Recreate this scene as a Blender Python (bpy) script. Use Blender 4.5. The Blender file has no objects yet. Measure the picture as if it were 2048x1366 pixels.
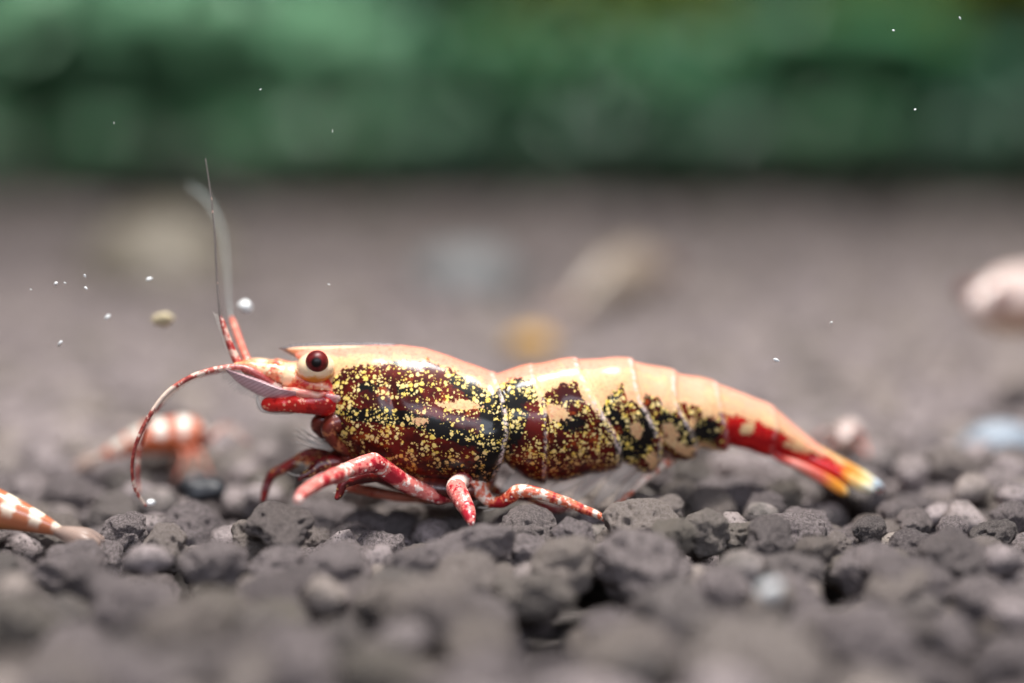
import bpy, bmesh, math, random
import numpy as np
from mathutils import Vector, Matrix, noise

random.seed(7); RNG = np.random.default_rng(7)
sc = bpy.context.scene
sc.unit_settings.scale_length = 0.01            # 1 unit = 1 cm (a macro view of a 2.4 cm animal)

# ------------------------------------------------------------------ camera
F = 4000.0                                      # focal length in photograph pixels (2048 wide)
PITCH = math.radians(6.2)
CAM = Vector((0.0, -8.0, 1.596))
cd = bpy.data.cameras.new('camera'); cam = bpy.data.objects.new('camera', cd)
sc.collection.objects.link(cam); sc.camera = cam
cam.location = CAM; cam.rotation_euler = (math.pi/2 - PITCH, 0, 0)
cd.sensor_width = 36.0; cd.lens = F/2048*36.0
cd.clip_start = 0.05; cd.clip_end = 500
cd.dof.use_dof = True; cd.dof.focus_distance = 7.80
APERTURE = 0.41                                 # cm, diameter of the entrance pupil
cd.dof.aperture_fstop = cd.lens*1e-3/APERTURE
cd.dof.aperture_blades = 0

# ------------------------------------------------------------------ world + lamps
w = bpy.data.worlds.new('World'); sc.world = w; w.use_nodes = True
bg = w.node_tree.nodes['Background']
bg.inputs[0].default_value = (0.50, 0.55, 0.62, 1); bg.inputs[1].default_value = 0.075

def area(name, loc, target, sx, sy, power, col):
    l = bpy.data.lights.new(name, 'AREA'); l.shape = 'RECTANGLE'
    l.size = sx; l.size_y = sy; l.energy = power; l.color = col
    o = bpy.data.objects.new(name, l); sc.collection.objects.link(o)
    o.location = loc
    o.rotation_euler = (Vector(target)-Vector(loc)).to_track_quat('-Z', 'Y').to_euler()
    return o
area('tank_lamp', (1.5, -2.2, 21.0), (0, -0.5, 0), 11, 3.6, 11300, (1.0, 0.97, 0.93))
rl = area('plant_fill_light', (1.0, 38.0, 30.0), (1.0, 38.01, 0), 44, 10, 14500, (1.0, 0.98, 0.92)); rl.data.spread = math.radians(48)  # added light over the back, put in to brighten the plants
area('front_window', (2.0, -16.0, 7.6), (0, 0, 0.4), 16.0, 3.0, 1800, (0.80, 0.86, 1.0))

sc.view_settings.view_transform = 'Standard'; sc.view_settings.look = 'None'
sc.view_settings.exposure = 0.0; sc.view_settings.gamma = 1.0
sc.view_settings.use_curve_mapping = False
sc.cycles.use_denoising = True
sc.cycles.max_bounces = 6; sc.cycles.transparent_max_bounces = 12
sc.cycles.caustics_reflective = False; sc.cycles.caustics_refractive = False

# ------------------------------------------------------------------ helpers
FW = Vector((0, math.cos(PITCH), -math.sin(PITCH))); UP = Vector((0, math.sin(PITCH), math.cos(PITCH)))
def at(px, py, Y=0.0):
    """photograph pixel -> the point of the place on the vertical plane y = Y (cm)"""
    d = Vector(((px-1024)/F, 0, 0)) + UP*((683-py)/F) + FW
    return CAM + d*((Y-CAM.y)/d.y)
def ground_y(py):
    """depth at which the soil level (z = 0) appears at image row py"""
    d = UP*((683-py)/F) + FW
    return CAM.y + d.y*(-CAM.z/d.z)

def sm(x, a, b):
    t = np.clip((x-a)/(b-a), 0, 1); return t*t*(3-2*t)

def mesh_obj(name, verts, faces, mat, parent=None, attrs=None, smooth=True):
    me = bpy.data.meshes.new(name)
    verts = np.asarray(verts, dtype=np.float64)
    if parent is not None:
        verts = verts - np.array(parent_base(parent))
    me.from_pydata(verts.tolist(), [], faces if isinstance(faces, list) else faces.tolist())
    if attrs:
        for k, v in attrs.items():
            a = me.attributes.new(k, 'FLOAT', 'POINT'); a.data.foreach_set('value', np.asarray(v, dtype=np.float32))
    if smooth:
        me.polygons.foreach_set('use_smooth', np.ones(len(me.polygons), dtype=bool))
    me.materials.append(mat); me.update()
    o = bpy.data.objects.new(name, me); sc.collection.objects.link(o)
    if parent is not None: o.parent = parent
    return o
def parent_base(p):
    b = Vector((0, 0, 0))
    while p is not None:
        b = b + Vector(p.location); p = p.parent
    return b
def tag(o, label=None, cat=None, group=None, kind=None):
    if label: o['label'] = label
    if cat: o['category'] = cat
    if group: o['group'] = group
    if kind: o['kind'] = kind
    return o
def empty(name, loc):
    o = bpy.data.objects.new(name, None); sc.collection.objects.link(o); o.location = loc
    o.empty_display_size = 0.1
    return o

def catmull(P, n):
    P = np.asarray(P, float); m = len(P)
    out = []
    Q = np.vstack([2*P[0]-P[1], P, 2*P[-1]-P[-2]])
    for i in range(m-1):
        p0, p1, p2, p3 = Q[i:i+4]
        for k in range(n):
            t = k/n
            out.append(0.5*((2*p1)+(-p0+p2)*t+(2*p0-5*p1+4*p2-p3)*t*t+(-p0+3*p1-3*p2+p3)*t**3))
    out.append(P[-1]); return np.array(out)

def tube(pts, rad, seg=12, flat=1.0, smooth_n=8, linear=False):
    """swept tube through 3D points, radii per point; returns verts, faces, arclength per vert"""
    D = np.hstack([np.asarray(pts, float), np.asarray(rad, float)[:, None]])
    if linear:
        t = np.linspace(0, len(D)-1, (len(D)-1)*smooth_n+1)
        D = np.stack([np.interp(t, np.arange(len(D)), D[:, k]) for k in range(4)], 1)
    else:
        D = catmull(D, smooth_n)
    P, R = D[:, :3], np.maximum(D[:, 3], 1e-4)
    T = np.gradient(P, axis=0); T /= np.linalg.norm(T, axis=1)[:, None]+1e-12
    ref = np.array([0, 1.0, 0.05])
    V, S, A = [], [], []
    s = np.concatenate([[0], np.cumsum(np.linalg.norm(np.diff(P, axis=0), axis=1))])
    for i in range(len(P)):
        b = np.cross(T[i], ref); b /= np.linalg.norm(b)+1e-12
        nrm = np.cross(b, T[i])
        for k in range(seg):
            a = 2*math.pi*k/seg
            V.append(P[i] + R[i]*(math.cos(a)*b + flat*math.sin(a)*nrm)); S.append(s[i]); A.append(a)
    n = len(P); Fc = []
    for i in range(n-1):
        for k in range(seg):
            k2 = (k+1) % seg
            Fc.append((i*seg+k, i*seg+k2, (i+1)*seg+k2, (i+1)*seg+k))
    V.append(P[0]-T[0]*R[0]*0.6); S.append(0); A.append(0)
    V.append(P[-1]+T[-1]*R[-1]*0.6); S.append(s[-1]); A.append(0)
    for k in range(seg):
        k2 = (k+1) % seg
        Fc.append((n*seg, k2, k)); Fc.append((n*seg+1, (n-1)*seg+k, (n-1)*seg+k2))
    return np.array(V), Fc, np.array(S), np.array(A)

def merge(parts):
    V, Fc, S = [], [], []; off = 0
    for v, f, s in parts:
        V.append(v); S.append(s); Fc += [tuple(i+off for i in q) for q in f]; off += len(v)
    return np.vstack(V), Fc, np.concatenate(S)

# ------------------------------------------------------------------ node helper
class NT:
    def __init__(self, name):
        self.m = bpy.data.materials.new(name); self.m.use_nodes = True
        self.t = self.m.node_tree; self.b = self.t.nodes['Principled BSDF']; self.out = self.t.nodes['Material Output']
    def n(self, typ, **kw):
        nd = self.t.nodes.new(typ)
        ins = kw.pop('ins', {})
        for k, v in kw.items(): setattr(nd, k, v)
        for k, v in ins.items(): self.set(nd.inputs[k], v)
        return nd
    def set(self, sock, v):
        if isinstance(v, bpy.types.NodeSocket): self.t.links.new(v, sock)
        else:
            if isinstance(v, (tuple, list)) and len(v) == 3 and sock.type == 'RGBA': v = (*v, 1)
            sock.default_value = v
    def attr(self, name): return self.n('ShaderNodeAttribute', attribute_name=name).outputs['Fac']
    def math(self, op, a, b=0.0, c=0.0):
        nd = self.n('ShaderNodeMath', operation=op); self.set(nd.inputs[0], a); self.set(nd.inputs[1], b); self.set(nd.inputs[2], c)
        return nd.outputs[0]
    def step(self, v, a, b):
        nd = self.n('ShaderNodeMapRange', interpolation_type='SMOOTHSTEP')
        self.set(nd.inputs['Value'], v); self.set(nd.inputs['From Min'], a); self.set(nd.inputs['From Max'], b)
        return nd.outputs[0]
    def mix(self, f, a, b, mode='MIX'):
        nd = self.n('ShaderNodeMix', data_type='RGBA', blend_type=mode)
        self.set(nd.inputs[0], f); self.set(nd.inputs[6], a); self.set(nd.inputs[7], b); return nd.outputs[2]
    def obj(self): return self.n('ShaderNodeTexCoord').outputs['Object']
    def noise(self, vec, scale, detail=3, rough=0.55, dist=0.0):
        nd = self.n('ShaderNodeTexNoise', ins={'Scale': scale, 'Detail': detail, 'Roughness': rough, 'Distortion': dist})
        self.set(nd.inputs['Vector'], vec); return nd.outputs['Fac']
    def vor(self, vec, scale, rnd=1.0):
        nd = self.n('ShaderNodeTexVoronoi', ins={'Scale': scale, 'Randomness': rnd}); self.set(nd.inputs['Vector'], vec)
        return nd.outputs['Distance'], nd.outputs['Color']
    def bump(self, h, strength, dist=0.01):
        nd = self.n('ShaderNodeBump', ins={'Strength': strength, 'Distance': dist, 'Height': h})
        self.set(self.b.inputs['Normal'], nd.outputs[0])
    def p(self, **kw):
        for k, v in kw.items(): self.set(self.b.inputs[k.replace('_', ' ')], v)
        return self

# ------------------------------------------------------------------ materials
def mat_soil():
    t = NT('soil_granule'); o = t.obj()
    info = t.n('ShaderNodeObjectInfo'); geo = t.n('ShaderNodeNewGeometry')
    r = t.math('FRACT', t.math('ADD', info.outputs['Random'], geo.outputs['Random Per Island']))
    off = t.n('ShaderNodeVectorMath', operation='ADD'); t.set(off.inputs[0], o); t.set(off.inputs[1], r)
    v = off.outputs[0]
    n1 = t.noise(v, 9, 5, 0.65); n2 = t.noise(v, 42, 5, 0.7); n3 = t.noise(v, 140, 3, 0.7)
    c = t.mix(t.step(n1, 0.3, 0.7), (0.150, 0.125, 0.126), (0.520, 0.435, 0.432))
    c = t.mix(t.math('MULTIPLY', t.step(r, 0.55, 1.0), 0.7), c, (0.42, 0.35, 0.30))
    c = t.mix(t.math('MULTIPLY', t.step(t.math('FRACT', t.math('MULTIPLY', r, 3.77)), 0.45, 0.95), 0.45), c, (0.085, 0.070, 0.070))
    c = t.mix(t.math('MULTIPLY', t.step(t.math('FRACT', t.math('MULTIPLY', r, 7.31)), 0.78, 1.0), 0.4), c, (0.150, 0.145, 0.105))
    c = t.mix(t.step(n2, 0.46, 0.36), c, (0.024, 0.020, 0.019))
    c = t.mix(t.step(n3, 0.66, 0.74), c, (0.46, 0.42, 0.38))
    t.p(Base_Color=c, Roughness=0.72, Specular_IOR_Level=0.35)
    h = t.math('ADD', t.math('MULTIPLY', n2, 1.0), t.math('MULTIPLY', n3, 0.5))
    t.bump(h, 1.0, 0.02)
    return t.m
def mat_plain(name, col, rough=0.5, var=0.25, scale=20, col2=None, **kw):
    t = NT(name); n = t.noise(t.obj(), scale, 4, 0.6)
    c = t.mix(t.step(n, 0.3, 0.7), col, col2 or tuple(x*(1-var) for x in col))
    t.p(Base_Color=c, Roughness=rough, **kw); return t.m

CREAM = (0.70, 0.43, 0.215); PINK = (0.80, 0.30, 0.21); RED = (0.042, 0.0025, 0.002); YEL = (0.86, 0.62, 0.11)
def mat_body():
    t = NT('shrimp_shell'); o = t.obj()
    a_cream, a_black, a_spk, a_edge, a_top, a_low, a_tail, a_lil = [t.attr(k) for k in ('cream', 'black', 'speck', 'edge', 'dorsal', 'low', 'tail', 'lilac')]
    nf = t.noise(o, 60, 3, 0.7); nm = t.noise(o, 22, 4, 0.65); nl = t.noise(o, 9, 3, 0.6)
    # shell under the spots: dark red to rust, black saddles
    red = t.mix(t.step(nl, 0.40, 0.62), RED, (0.115, 0.006, 0.003))
    red = t.mix(t.math('MULTIPLY', t.step(t.noise(o, 14, 3, 0.7), 0.56, 0.68), 0.8), red, (0.36, 0.060, 0.010))
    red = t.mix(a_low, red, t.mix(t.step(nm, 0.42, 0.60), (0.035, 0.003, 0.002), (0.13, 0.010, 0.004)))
    red = t.mix(a_tail, red, t.mix(t.step(nm, 0.35, 0.65), (0.34, 0.003, 0.006), (0.56, 0.012, 0.010)))
    bl = t.step(t.math('ADD', a_black, t.math('MULTIPLY', t.math('SUBTRACT', nm, 0.5), 1.5)), 0.40, 0.60)
    c = t.mix(bl, red, (0.005, 0.004, 0.004))
    c = t.mix(t.math('MULTIPLY', a_lil, 0.75), c, (0.105, 0.085, 0.125))
    # clustered golden cells
    wv = t.n('ShaderNodeTexNoise', ins={'Scale': 45.0, 'Detail': 1.0}); t.set(wv.inputs['Vector'], o)
    vm = t.n('ShaderNodeVectorMath', operation='MULTIPLY_ADD'); t.set(vm.inputs[0], wv.outputs['Color']); vm.inputs[1].default_value = (0.012,)*3; t.set(vm.inputs[2], o)
    wo = vm.outputs[0]
    d1, c1 = t.vor(wo, 50); sep = t.n('ShaderNodeSeparateColor'); t.set(sep.inputs[0], c1)
    clump = t.noise(o, 13, 4, 0.75)
    dens = t.math('ADD', t.math('SUBTRACT', a_spk, 0.5), t.math('MULTIPLY', t.math('SUBTRACT', clump, 0.50), 8.0))
    dens = t.math('ADD', dens, 0.50)
    pick = t.math('SUBTRACT', dens, sep.outputs[0])
    size = t.math('ADD', 0.30, t.math('MULTIPLY', sep.outputs[1], 0.22))
    dot = t.math('MULTIPLY', t.step(t.math('SUBTRACT', size, d1), -0.03, 0.06), t.step(pick, 0.0, 0.06))
    d2, c2 = t.vor(wo, 92); sep2 = t.n('ShaderNodeSeparateColor'); t.set(sep2.inputs[0], c2)
    dot2 = t.math('MULTIPLY', t.step(d2, 0.36, 0.28), t.step(t.math('SUBTRACT', t.math('SUBTRACT', dens, 0.12), sep2.outputs[0]), 0, 0.05))
    dot = t.math('MAXIMUM', dot, dot2)
    dot = t.math('MULTIPLY', dot, t.step(a_spk, 0.03, 0.12))
    yel = t.mix(sep.outputs[2], YEL, (0.88, 0.70, 0.32))
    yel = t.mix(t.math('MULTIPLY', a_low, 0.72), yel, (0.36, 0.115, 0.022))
    c = t.mix(dot, c, yel)
    # pale back band with a grainy lower margin
    cm = t.step(t.math('ADD', a_cream, t.math('ADD', t.math('MULTIPLY', t.math('SUBTRACT', nf, 0.5), 2.6), t.math('MULTIPLY', t.math('SUBTRACT', nm, 0.5), 2.6))), -0.05, 0.12)
    st = t.step(t.noise(o, 75, 4, 0.75), 0.50, 0.64)
    pk = t.mix(t.math('MULTIPLY', st, 0.75), PINK, (0.66, 0.15, 0.10))
    cr = t.mix(t.step(nl, 0.35, 0.7), CREAM, (0.76, 0.54, 0.29))
    cr = t.mix(t.math('MULTIPLY', t.step(t.noise(o, 90, 3, 0.7), 0.48, 0.62), 0.6), cr, (0.60, 0.22, 0.13))
    cr = t.mix(t.step(t.math('ADD', a_top, t.math('MULTIPLY', t.math('SUBTRACT', nm, 0.5), 2.2)), 0.15, 0.75), cr, pk)
    cr = t.mix(t.math('MULTIPLY', t.attr('peach'), t.step(nm, 0.30, 0.55)), cr, (0.80, 0.38, 0.25))
    c = t.mix(cm, c, cr)
    # pale lilac rims where the plates overlap
    em = t.math('MULTIPLY', a_edge, t.step(t.noise(o, 45, 4, 0.75), 0.44, 0.60))
    c = t.mix(em, c, (0.74, 0.60, 0.56))
    t.p(Base_Color=c, Roughness=0.5, Specular_IOR_Level=0.12, Coat_Weight=0.32, Coat_Roughness=0.15,
        Subsurface_Weight=0.12, Subsurface_Radius=(1.0, 0.30, 0.15), Subsurface_Scale=0.02)
    h = t.math('ADD', t.math('MULTIPLY', dot, 0.6), t.math('MULTIPLY', nf, 0.4))
    t.bump(h, 0.30, 0.004)
    return t.m
def mat_banded(name, dark, mid, pale, scale=6.0, lo=0.44, hi=0.56, rough=0.35, spots=0.0, grey=None, **kw):
    """limb colours that change along the limb (attribute s = distance from its root)"""
    t = NT(name); o = t.obj(); s = t.attr('s')
    cmb = t.n('ShaderNodeCombineXYZ'); t.set(cmb.inputs[0], s)
    info = t.n('ShaderNodeObjectInfo'); t.set(cmb.inputs[1], t.math('MULTIPLY', info.outputs['Random'], 37.0))
    ad = t.n('ShaderNodeVectorMath', operation='MULTIPLY_ADD'); t.set(ad.inputs[0], o); ad.inputs[1].default_value = (0.45,)*3; t.set(ad.inputs[2], cmb.outputs[0])
    n = t.noise(ad.outputs[0], scale, 2, 0.6); n2 = t.noise(o, scale*4.2, 3, 0.65)
    v = t.math('ADD', n, t.math('MULTIPLY', t.math('SUBTRACT', n2, 0.5), 0.5))
    c = t.mix(t.step(v, lo-0.06, lo), dark, mid)
    c = t.mix(t.step(v, hi-0.02, hi+0.03), c, pale)
    if spots:
        d, cc = t.vor(o, 70); c = t.mix(t.math('MULTIPLY', t.step(d, 0.36, 0.28), t.step(t.noise(o, 16), 0.50, 0.56)), c, (0.72, 0.42, 0.14))
    if grey:
        a, b, g = grey; c = t.mix(t.step(s, a, b), c, t.mix(t.step(t.noise(cmb.outputs[0], 9, 2), 0.60, 0.66), g, (0.75, 0.72, 0.66)))
    t.p(Base_Color=c, Roughness=rough, Coat_Weight=0.3, Coat_Roughness=0.2, **kw)
    d_, c_ = t.vor(o, 48); c_s = t.n('ShaderNodeSeparateColor'); t.set(c_s.inputs[0], c_)
    c = t.mix(t.math('MULTIPLY', t.step(d_, 0.34, 0.24), t.step(c_s.outputs[0], 0.74, 0.80)), c, tuple(min(0.95, x*1.05+.03) for x in pale)); t.p(Base_Color=c)
    t.bump(t.math('ADD', n2, t.noise(o, 60, 3, .7)), 0.35, 0.006)
    return t.m
def mat_glassy(name, col, alpha, rough=0.3, fibre=None):
    t = NT(name); o = t.obj(); n = t.noise(o, 18, 3)
    c = t.mix(t.step(n, 0.35, 0.65), col, tuple(x*0.75 for x in col))
    a = t.math('ADD', alpha, t.math('MULTIPLY', t.math('SUBTRACT', n, 0.5), 0.5))
    if fibre:
        wv = t.n('ShaderNodeTexWave', ins={'Scale': fibre, 'Distortion': 1.5, 'Detail': 2.0})
        mp = t.n('ShaderNodeMapping'); mp.inputs['Rotation'].default_value = (0, math.radians(-62), 0)
        t.set(mp.inputs[0], o); t.set(wv.inputs['Vector'], mp.outputs[0])
        c = t.mix(t.math('MULTIPLY', t.step(wv.outputs['Fac'], 0.55, 0.85), 0.35), c, (0.22, 0.07, 0.10))
    t.p(Base_Color=c, Alpha=a, Roughness=rough, Subsurface_Weight=0.0); return t.m

M = {}
M['soil'] = mat_soil()
M['body'] = mat_body()
M['leg_dark'] = mat_banded('leg_dark_red', (0.11, 0.006, 0.008), (0.22, 0.012, 0.010), (0.62, 0.24, 0.10), 8, 0.46, 0.60, spots=1)
M['leg_band'] = mat_banded('leg_banded', (0.36, 0.010, 0.016), (0.70, 0.15, 0.07), (0.90, 0.72, 0.60), 15, 0.46, 0.55)
M['leg_pink'] = mat_banded('leg_pink', (0.42, 0.014, 0.030), (0.74, 0.20, 0.17), (0.90, 0.70, 0.62), 14, 0.46, 0.56)
M['leg_coral'] = mat_banded('leg_coral', (0.62, 0.10, 0.06), (0.78, 0.24, 0.15), (0.88, 0.46, 0.34), 9, 0.44, 0.60)
M['peduncle'] = mat_banded('peduncle_orange', (0.62, 0.030, 0.020), (0.84, 0.27, 0.12), (0.92, 0.60, 0.36), 17, 0.45, 0.54)
M['ant_red'] = mat_banded('antenna_red', (0.34, 0.02, 0.02), (0.52, 0.10, 0.08), (0.80, 0.52, 0.42), 16, 0.47, 0.53, grey=(0.19, 0.23, (0.20, 0.17, 0.155)))
M['ant_coral'] = mat_banded('antenna_coral', (0.52, 0.06, 0.04), (0.66, 0.16, 0.11), (0.80, 0.42, 0.32), 8, 0.44, 0.60)
M['ant_long'] = mat_banded('antenna_long', (0.30, 0.04, 0.035), (0.52, 0.12, 0.09), (0.86, 0.66, 0.54), 13, 0.46, 0.52)
M['ghost'] = mat_glassy('antenna_clear', (0.62, 0.70, 0.68), 0.34)
M['redmeat'] = mat_banded('antenna_base_red', (0.34, 0.004, 0.006), (0.56, 0.016, 0.012), (0.80, 0.30, 0.18), 16, 0.46, 0.60, rough=0.25)
M['scale'] = mat_glassy('antennal_scale_clear', (0.66, 0.44, 0.48), 0.55, fibre=24)
M['fin'] = mat_glassy('swimmeret_clear', (0.80, 0.70, 0.62), 0.42)
M['finred'] = mat_banded('swimmeret_red', (0.16, 0.007, 0.004), (0.30, 0.030, 0.010), (0.50, 0.15, 0.05), 10, 0.46, 0.62)
M['hair'] = mat_glassy('bristle_pale', (0.80, 0.74, 0.66), 0.7)
M['rostrum'] = mat_glassy('rostrum_clear', (0.22, 0.20, 0.21), 0.6)
M['speck'] = mat_plain('flake_white', (0.90, 0.92, 0.92), 0.4, 0.06)
M['speck_tan'] = mat_plain('flake_cream', (0.78, 0.66, 0.42), 0.5, 0.2)

# ------------------------------------------------------------------ the soil bed
def soil_level(x, y):
    return 0.05*np.sin(x*1.1+0.4)*np.sin(y*0.9+1.0) - 0.02
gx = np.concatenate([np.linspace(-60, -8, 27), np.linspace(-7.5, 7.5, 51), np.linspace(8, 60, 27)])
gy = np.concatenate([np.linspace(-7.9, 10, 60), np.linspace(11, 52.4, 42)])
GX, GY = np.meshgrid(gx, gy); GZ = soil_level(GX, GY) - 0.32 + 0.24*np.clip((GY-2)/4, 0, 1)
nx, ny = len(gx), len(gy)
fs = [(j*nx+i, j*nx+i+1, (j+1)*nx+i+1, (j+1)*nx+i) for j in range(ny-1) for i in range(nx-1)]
ground = mesh_obj('ground', np.stack([GX.ravel(), GY.ravel(), GZ.ravel()], 1), fs, mat_plain('soil_gap_shade', (0.060, 0.050, 0.047), .9, .4, 14))  # sheet coloured dark to stand in for shade in the gaps between granules
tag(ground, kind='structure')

def grain_mesh(seed, sub):
    bm = bmesh.new(); bmesh.ops.create_icosphere(bm, subdivisions=sub, radius=1.0)
    off = Vector((seed*17.3, seed*5.1, seed*9.7))
    r = random.Random(seed); sx, sy, sz = r.uniform(.85, 1.25), r.uniform(.8, 1.1), r.uniform(.68, .92)
    for v in bm.verts:
        p = v.co.copy()
        d = 0.34*noise.noise(p*0.9+off) + 0.15*noise.noise(p*2.1+off)
        if sub >= 3:
            f = noise.noise(p*4.3+off); d += 0.06*f
            d += 0.060*noise.noise(p*8+off) + 0.036*noise.noise(p*17+off)+0.018*noise.noise(p*36+off)
            cr = abs(noise.noise(p*2.6+off*1.3)); d -= 0.07*max(0, 1-cr/0.05)
            pit = noise.noise(p*3.1-off)
            if pit > 0.25: d -= 0.55*(pit-0.25)
        q = p*(1+d); v.co = Vector((q.x*sx, q.y*sy, q.z*sz))
    V = np.array([v.co[:] for v in bm.verts]); Fc = [tuple(v.index for v in f.verts) for f in bm.faces]
    bm.free(); return V, Fc
HI = []
for k in range(10):
    V, Fc = grain_mesh(k+1, 5)
    me = bpy.data.meshes.new('soil_grain'); me.from_pydata(V.tolist(), [], Fc)
    me.polygons.foreach_set('use_smooth', np.ones(len(me.polygons), dtype=bool)); me.materials.append(M['soil']); HI.append(me)
LO = {s: [grain_mesh(20+k, s) for k in range(6)] for s in (1, 2, 3)}

# grain list: (x, y, z, r)
G = []
def hashgrid_fill(x0, x1, y0, y1, cell, rlo, rhi, zj):
    out = []; j = 0; y = y0
    while y < y1:
        x = x0 + (cell*0.5 if j % 2 else 0)
        while x < x1:
            gx_ = x+random.uniform(-.3, .3)*cell; gy_ = y+random.uniform(-.3, .3)*cell
            r = random.uniform(rlo, rhi)
            out.append((gx_, gy_, float(soil_level(gx_, gy_))-0.075+random.uniform(-zj, zj), r)); x += cell
        y += cell*0.87; j += 1
    return out
SPECIAL = []      # individually observed granules: px, py of centre, width in px, image row of the soil they sit on
for px, py, wpx, row in [(1412, 1068, 118, 1085), (1590, 1068, 120, 1075), (1325, 1030, 96, 1040), (1680, 1090, 66, 1085), (1530, 1020, 100, 1025),
                         (1060, 1062, 110, 1070), (1290, 1140, 205, 1140), (1905, 1065, 84, 1060), (1990, 1075, 96, 1070), (1820, 1098, 96, 1085), (1960, 1105, 80, 1095),
                         (1630, 1100, 84, 1120), (1530, 1350, 340, 1345), (1365, 995, 74, 1000), (1150, 1075, 100, 1090),
                         (1740, 1062, 76, 1060), (1830, 1045, 70, 1042), (2020, 1040, 90, 1045), (250, 1065, 95, 1068), (330, 1095, 110, 1085), (400, 975, 70, 985),
                         (160, 1120, 120, 1110), (560, 1050, 120, 1090), (840, 1215, 150, 1230), (430, 1130, 130, 1140), (940, 1100, 140, 1110), (1900, 1130, 150, 1130)]:
    Y = ground_y(row); p = at(px, py, Y); r = wpx/F*(Y-CAM.y)*0.5
    SPECIAL.append((p.x, p.y, p.z, r/1.06))
near = hashgrid_fill(-3.6, 3.6, -0.75, 2.2, 0.185, 0.072, 0.116, 0.06)
near += hashgrid_fill(-3.6, 3.6, -3.6, -0.75, 0.225, 0.075, 0.135, 0.09)
near += [(x, y, z+0.085, r*0.95) for x, y, z, r in hashgrid_fill(-3.5, 3.5, -3.6, 1.6, 0.31, 0.07, 0.135, 0.05)]
def clear(g):
    return all((g[0]-s[0])**2+(g[1]-s[1])**2 > (0.8*(g[3]+s[3]))**2 for s in SPECIAL)
near = [g for g in near if clear(g) and noise.noise(Vector((g[0]*2.3, g[1]*2.3, 3.1))) > (-0.27 if g[1] > -0.6 else -0.20)]
FEET = [at(x, y, Y) for x, y, Y in [(528, 1000, .10), (595, 1000, -.45), (942, 1046, -.42), (1210, 1040, -.2), (1222, 1022, .12), (680, 968, .1), (285, 1005, -.05)]]
def lower(g):
    # keep the granules out of the animal's body and under its feet
    x, y, z, r = g
    bx = at(700, 1000, 0).x, at(1260, 1000, 0).x
    if bx[0]-.3 < x < bx[1] and -0.45 < y < 0.55:
        z = min(z, 0.02-r)
    if at(1600, 1000, 0).x < x < at(1800, 1000, 0).x and -0.7 < y < 0.7: z = min(z, 0.0-r*0.85)
    for f in FEET:
        if (x-f.x)**2+(y-f.y)**2 < (r+0.03)**2: z = min(z, f.z-r*0.75)
    return (x, y, z, r)
near = [lower(g) for g in near]
mid = hashgrid_fill(-6, 6, 2.2, 8.5, 0.21, 0.08, 0.13, 0.05)
far = hashgrid_fill(-11, 11, 8.5, 24, 0.33, 0.13, 0.20, 0.07)
farther = hashgrid_fill(-18, 18, 24, 48, 0.58, 0.22, 0.34, 0.10)

def screen(g):
    d = Vector(g[:3])-CAM; z = d.dot(FW)
    if z < 0.5: return None
    return 1024+F*d.x/z, 683-F*d.dot(UP)/z, F*g[3]/z
vis = []
for i, g in enumerate(near):
    s = screen(g)
    if s and -40 < s[0] < 2088 and 600 < s[1] < 1400:
        vis.append((-s[2], i))
vis.sort(); chosen = set(i for _, i in vis[:300-len(SPECIAL)])
def add_grain(g, label, group):
    o = bpy.data.objects.new('soil_grain', random.choice(HI)); sc.collection.objects.link(o)
    o.location = g[:3]; o.scale = (g[3],)*3
    o.rotation_euler = (random.uniform(-.4, .4), random.uniform(-.4, .4), random.uniform(0, 6.28))
    tag(o, label, 'soil grain', group)
LAB = 'dark grey brown porous soil granule lying on the tank bed'
SPL = {0: 'round pitted granule standing upright behind the smooth flat one, under the tail', 1: 'flat oval granule with a creased top lying below the tail fan', 2: 'rough granule right beside the tip of the banded rear leg',
       4: 'granule deep in shadow below the red tail segment', 5: 'granule touched by the banded rear leg in its middle', 6: 'large soft grey granule in front of the banded rear leg tip', 7: 'dark rugged granule piled on others beyond the tail fan',
       11: 'small pale granule in front of the flat oval one', 12: 'largest smooth granule in front of the white bead', 19: 'ribbed granule below the tip of the drooping antenna', 20: 'granule beside the dark glossy stone chip',
       21: 'granule before the tail of the amber ringed shrimp', 22: 'granule below the pale tip of the pink front leg', 25: 'granule below the pink leg that points straight down'}
for q, g in enumerate(SPECIAL): add_grain(g, SPL.get(q, LAB), 'soil granules on the tank bed')
for i in sorted(chosen): add_grain(near[i], LAB, 'soil granules on the tank bed')
rest = [g for i, g in enumerate(near) if i not in chosen]
def grain_stuff(name, sets, label):
    V, Fc, off = [], [], 0
    for gl, sub in sets:
        for g in gl:
            v, f = random.choice(LO[sub]); R = Matrix.Rotation(random.uniform(0, 6.28), 3, 'Z') @ Matrix.Rotation(random.uniform(-.5, .5), 3, 'X')
            V.append((v@np.array(R).T)*g[3]+np.array(g[:3])); Fc.append(np.array(f)+off); off += len(v)
    o = mesh_obj(name, np.vstack(V), np.vstack(Fc), M['soil']); tag(o, label, 'soil', kind='stuff'); return o
grain_stuff('soil_granules', [(rest, 2), (mid, 2), (far, 1), (farther, 1)], 'bed of small dark soil granules reaching to the plants')

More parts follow.
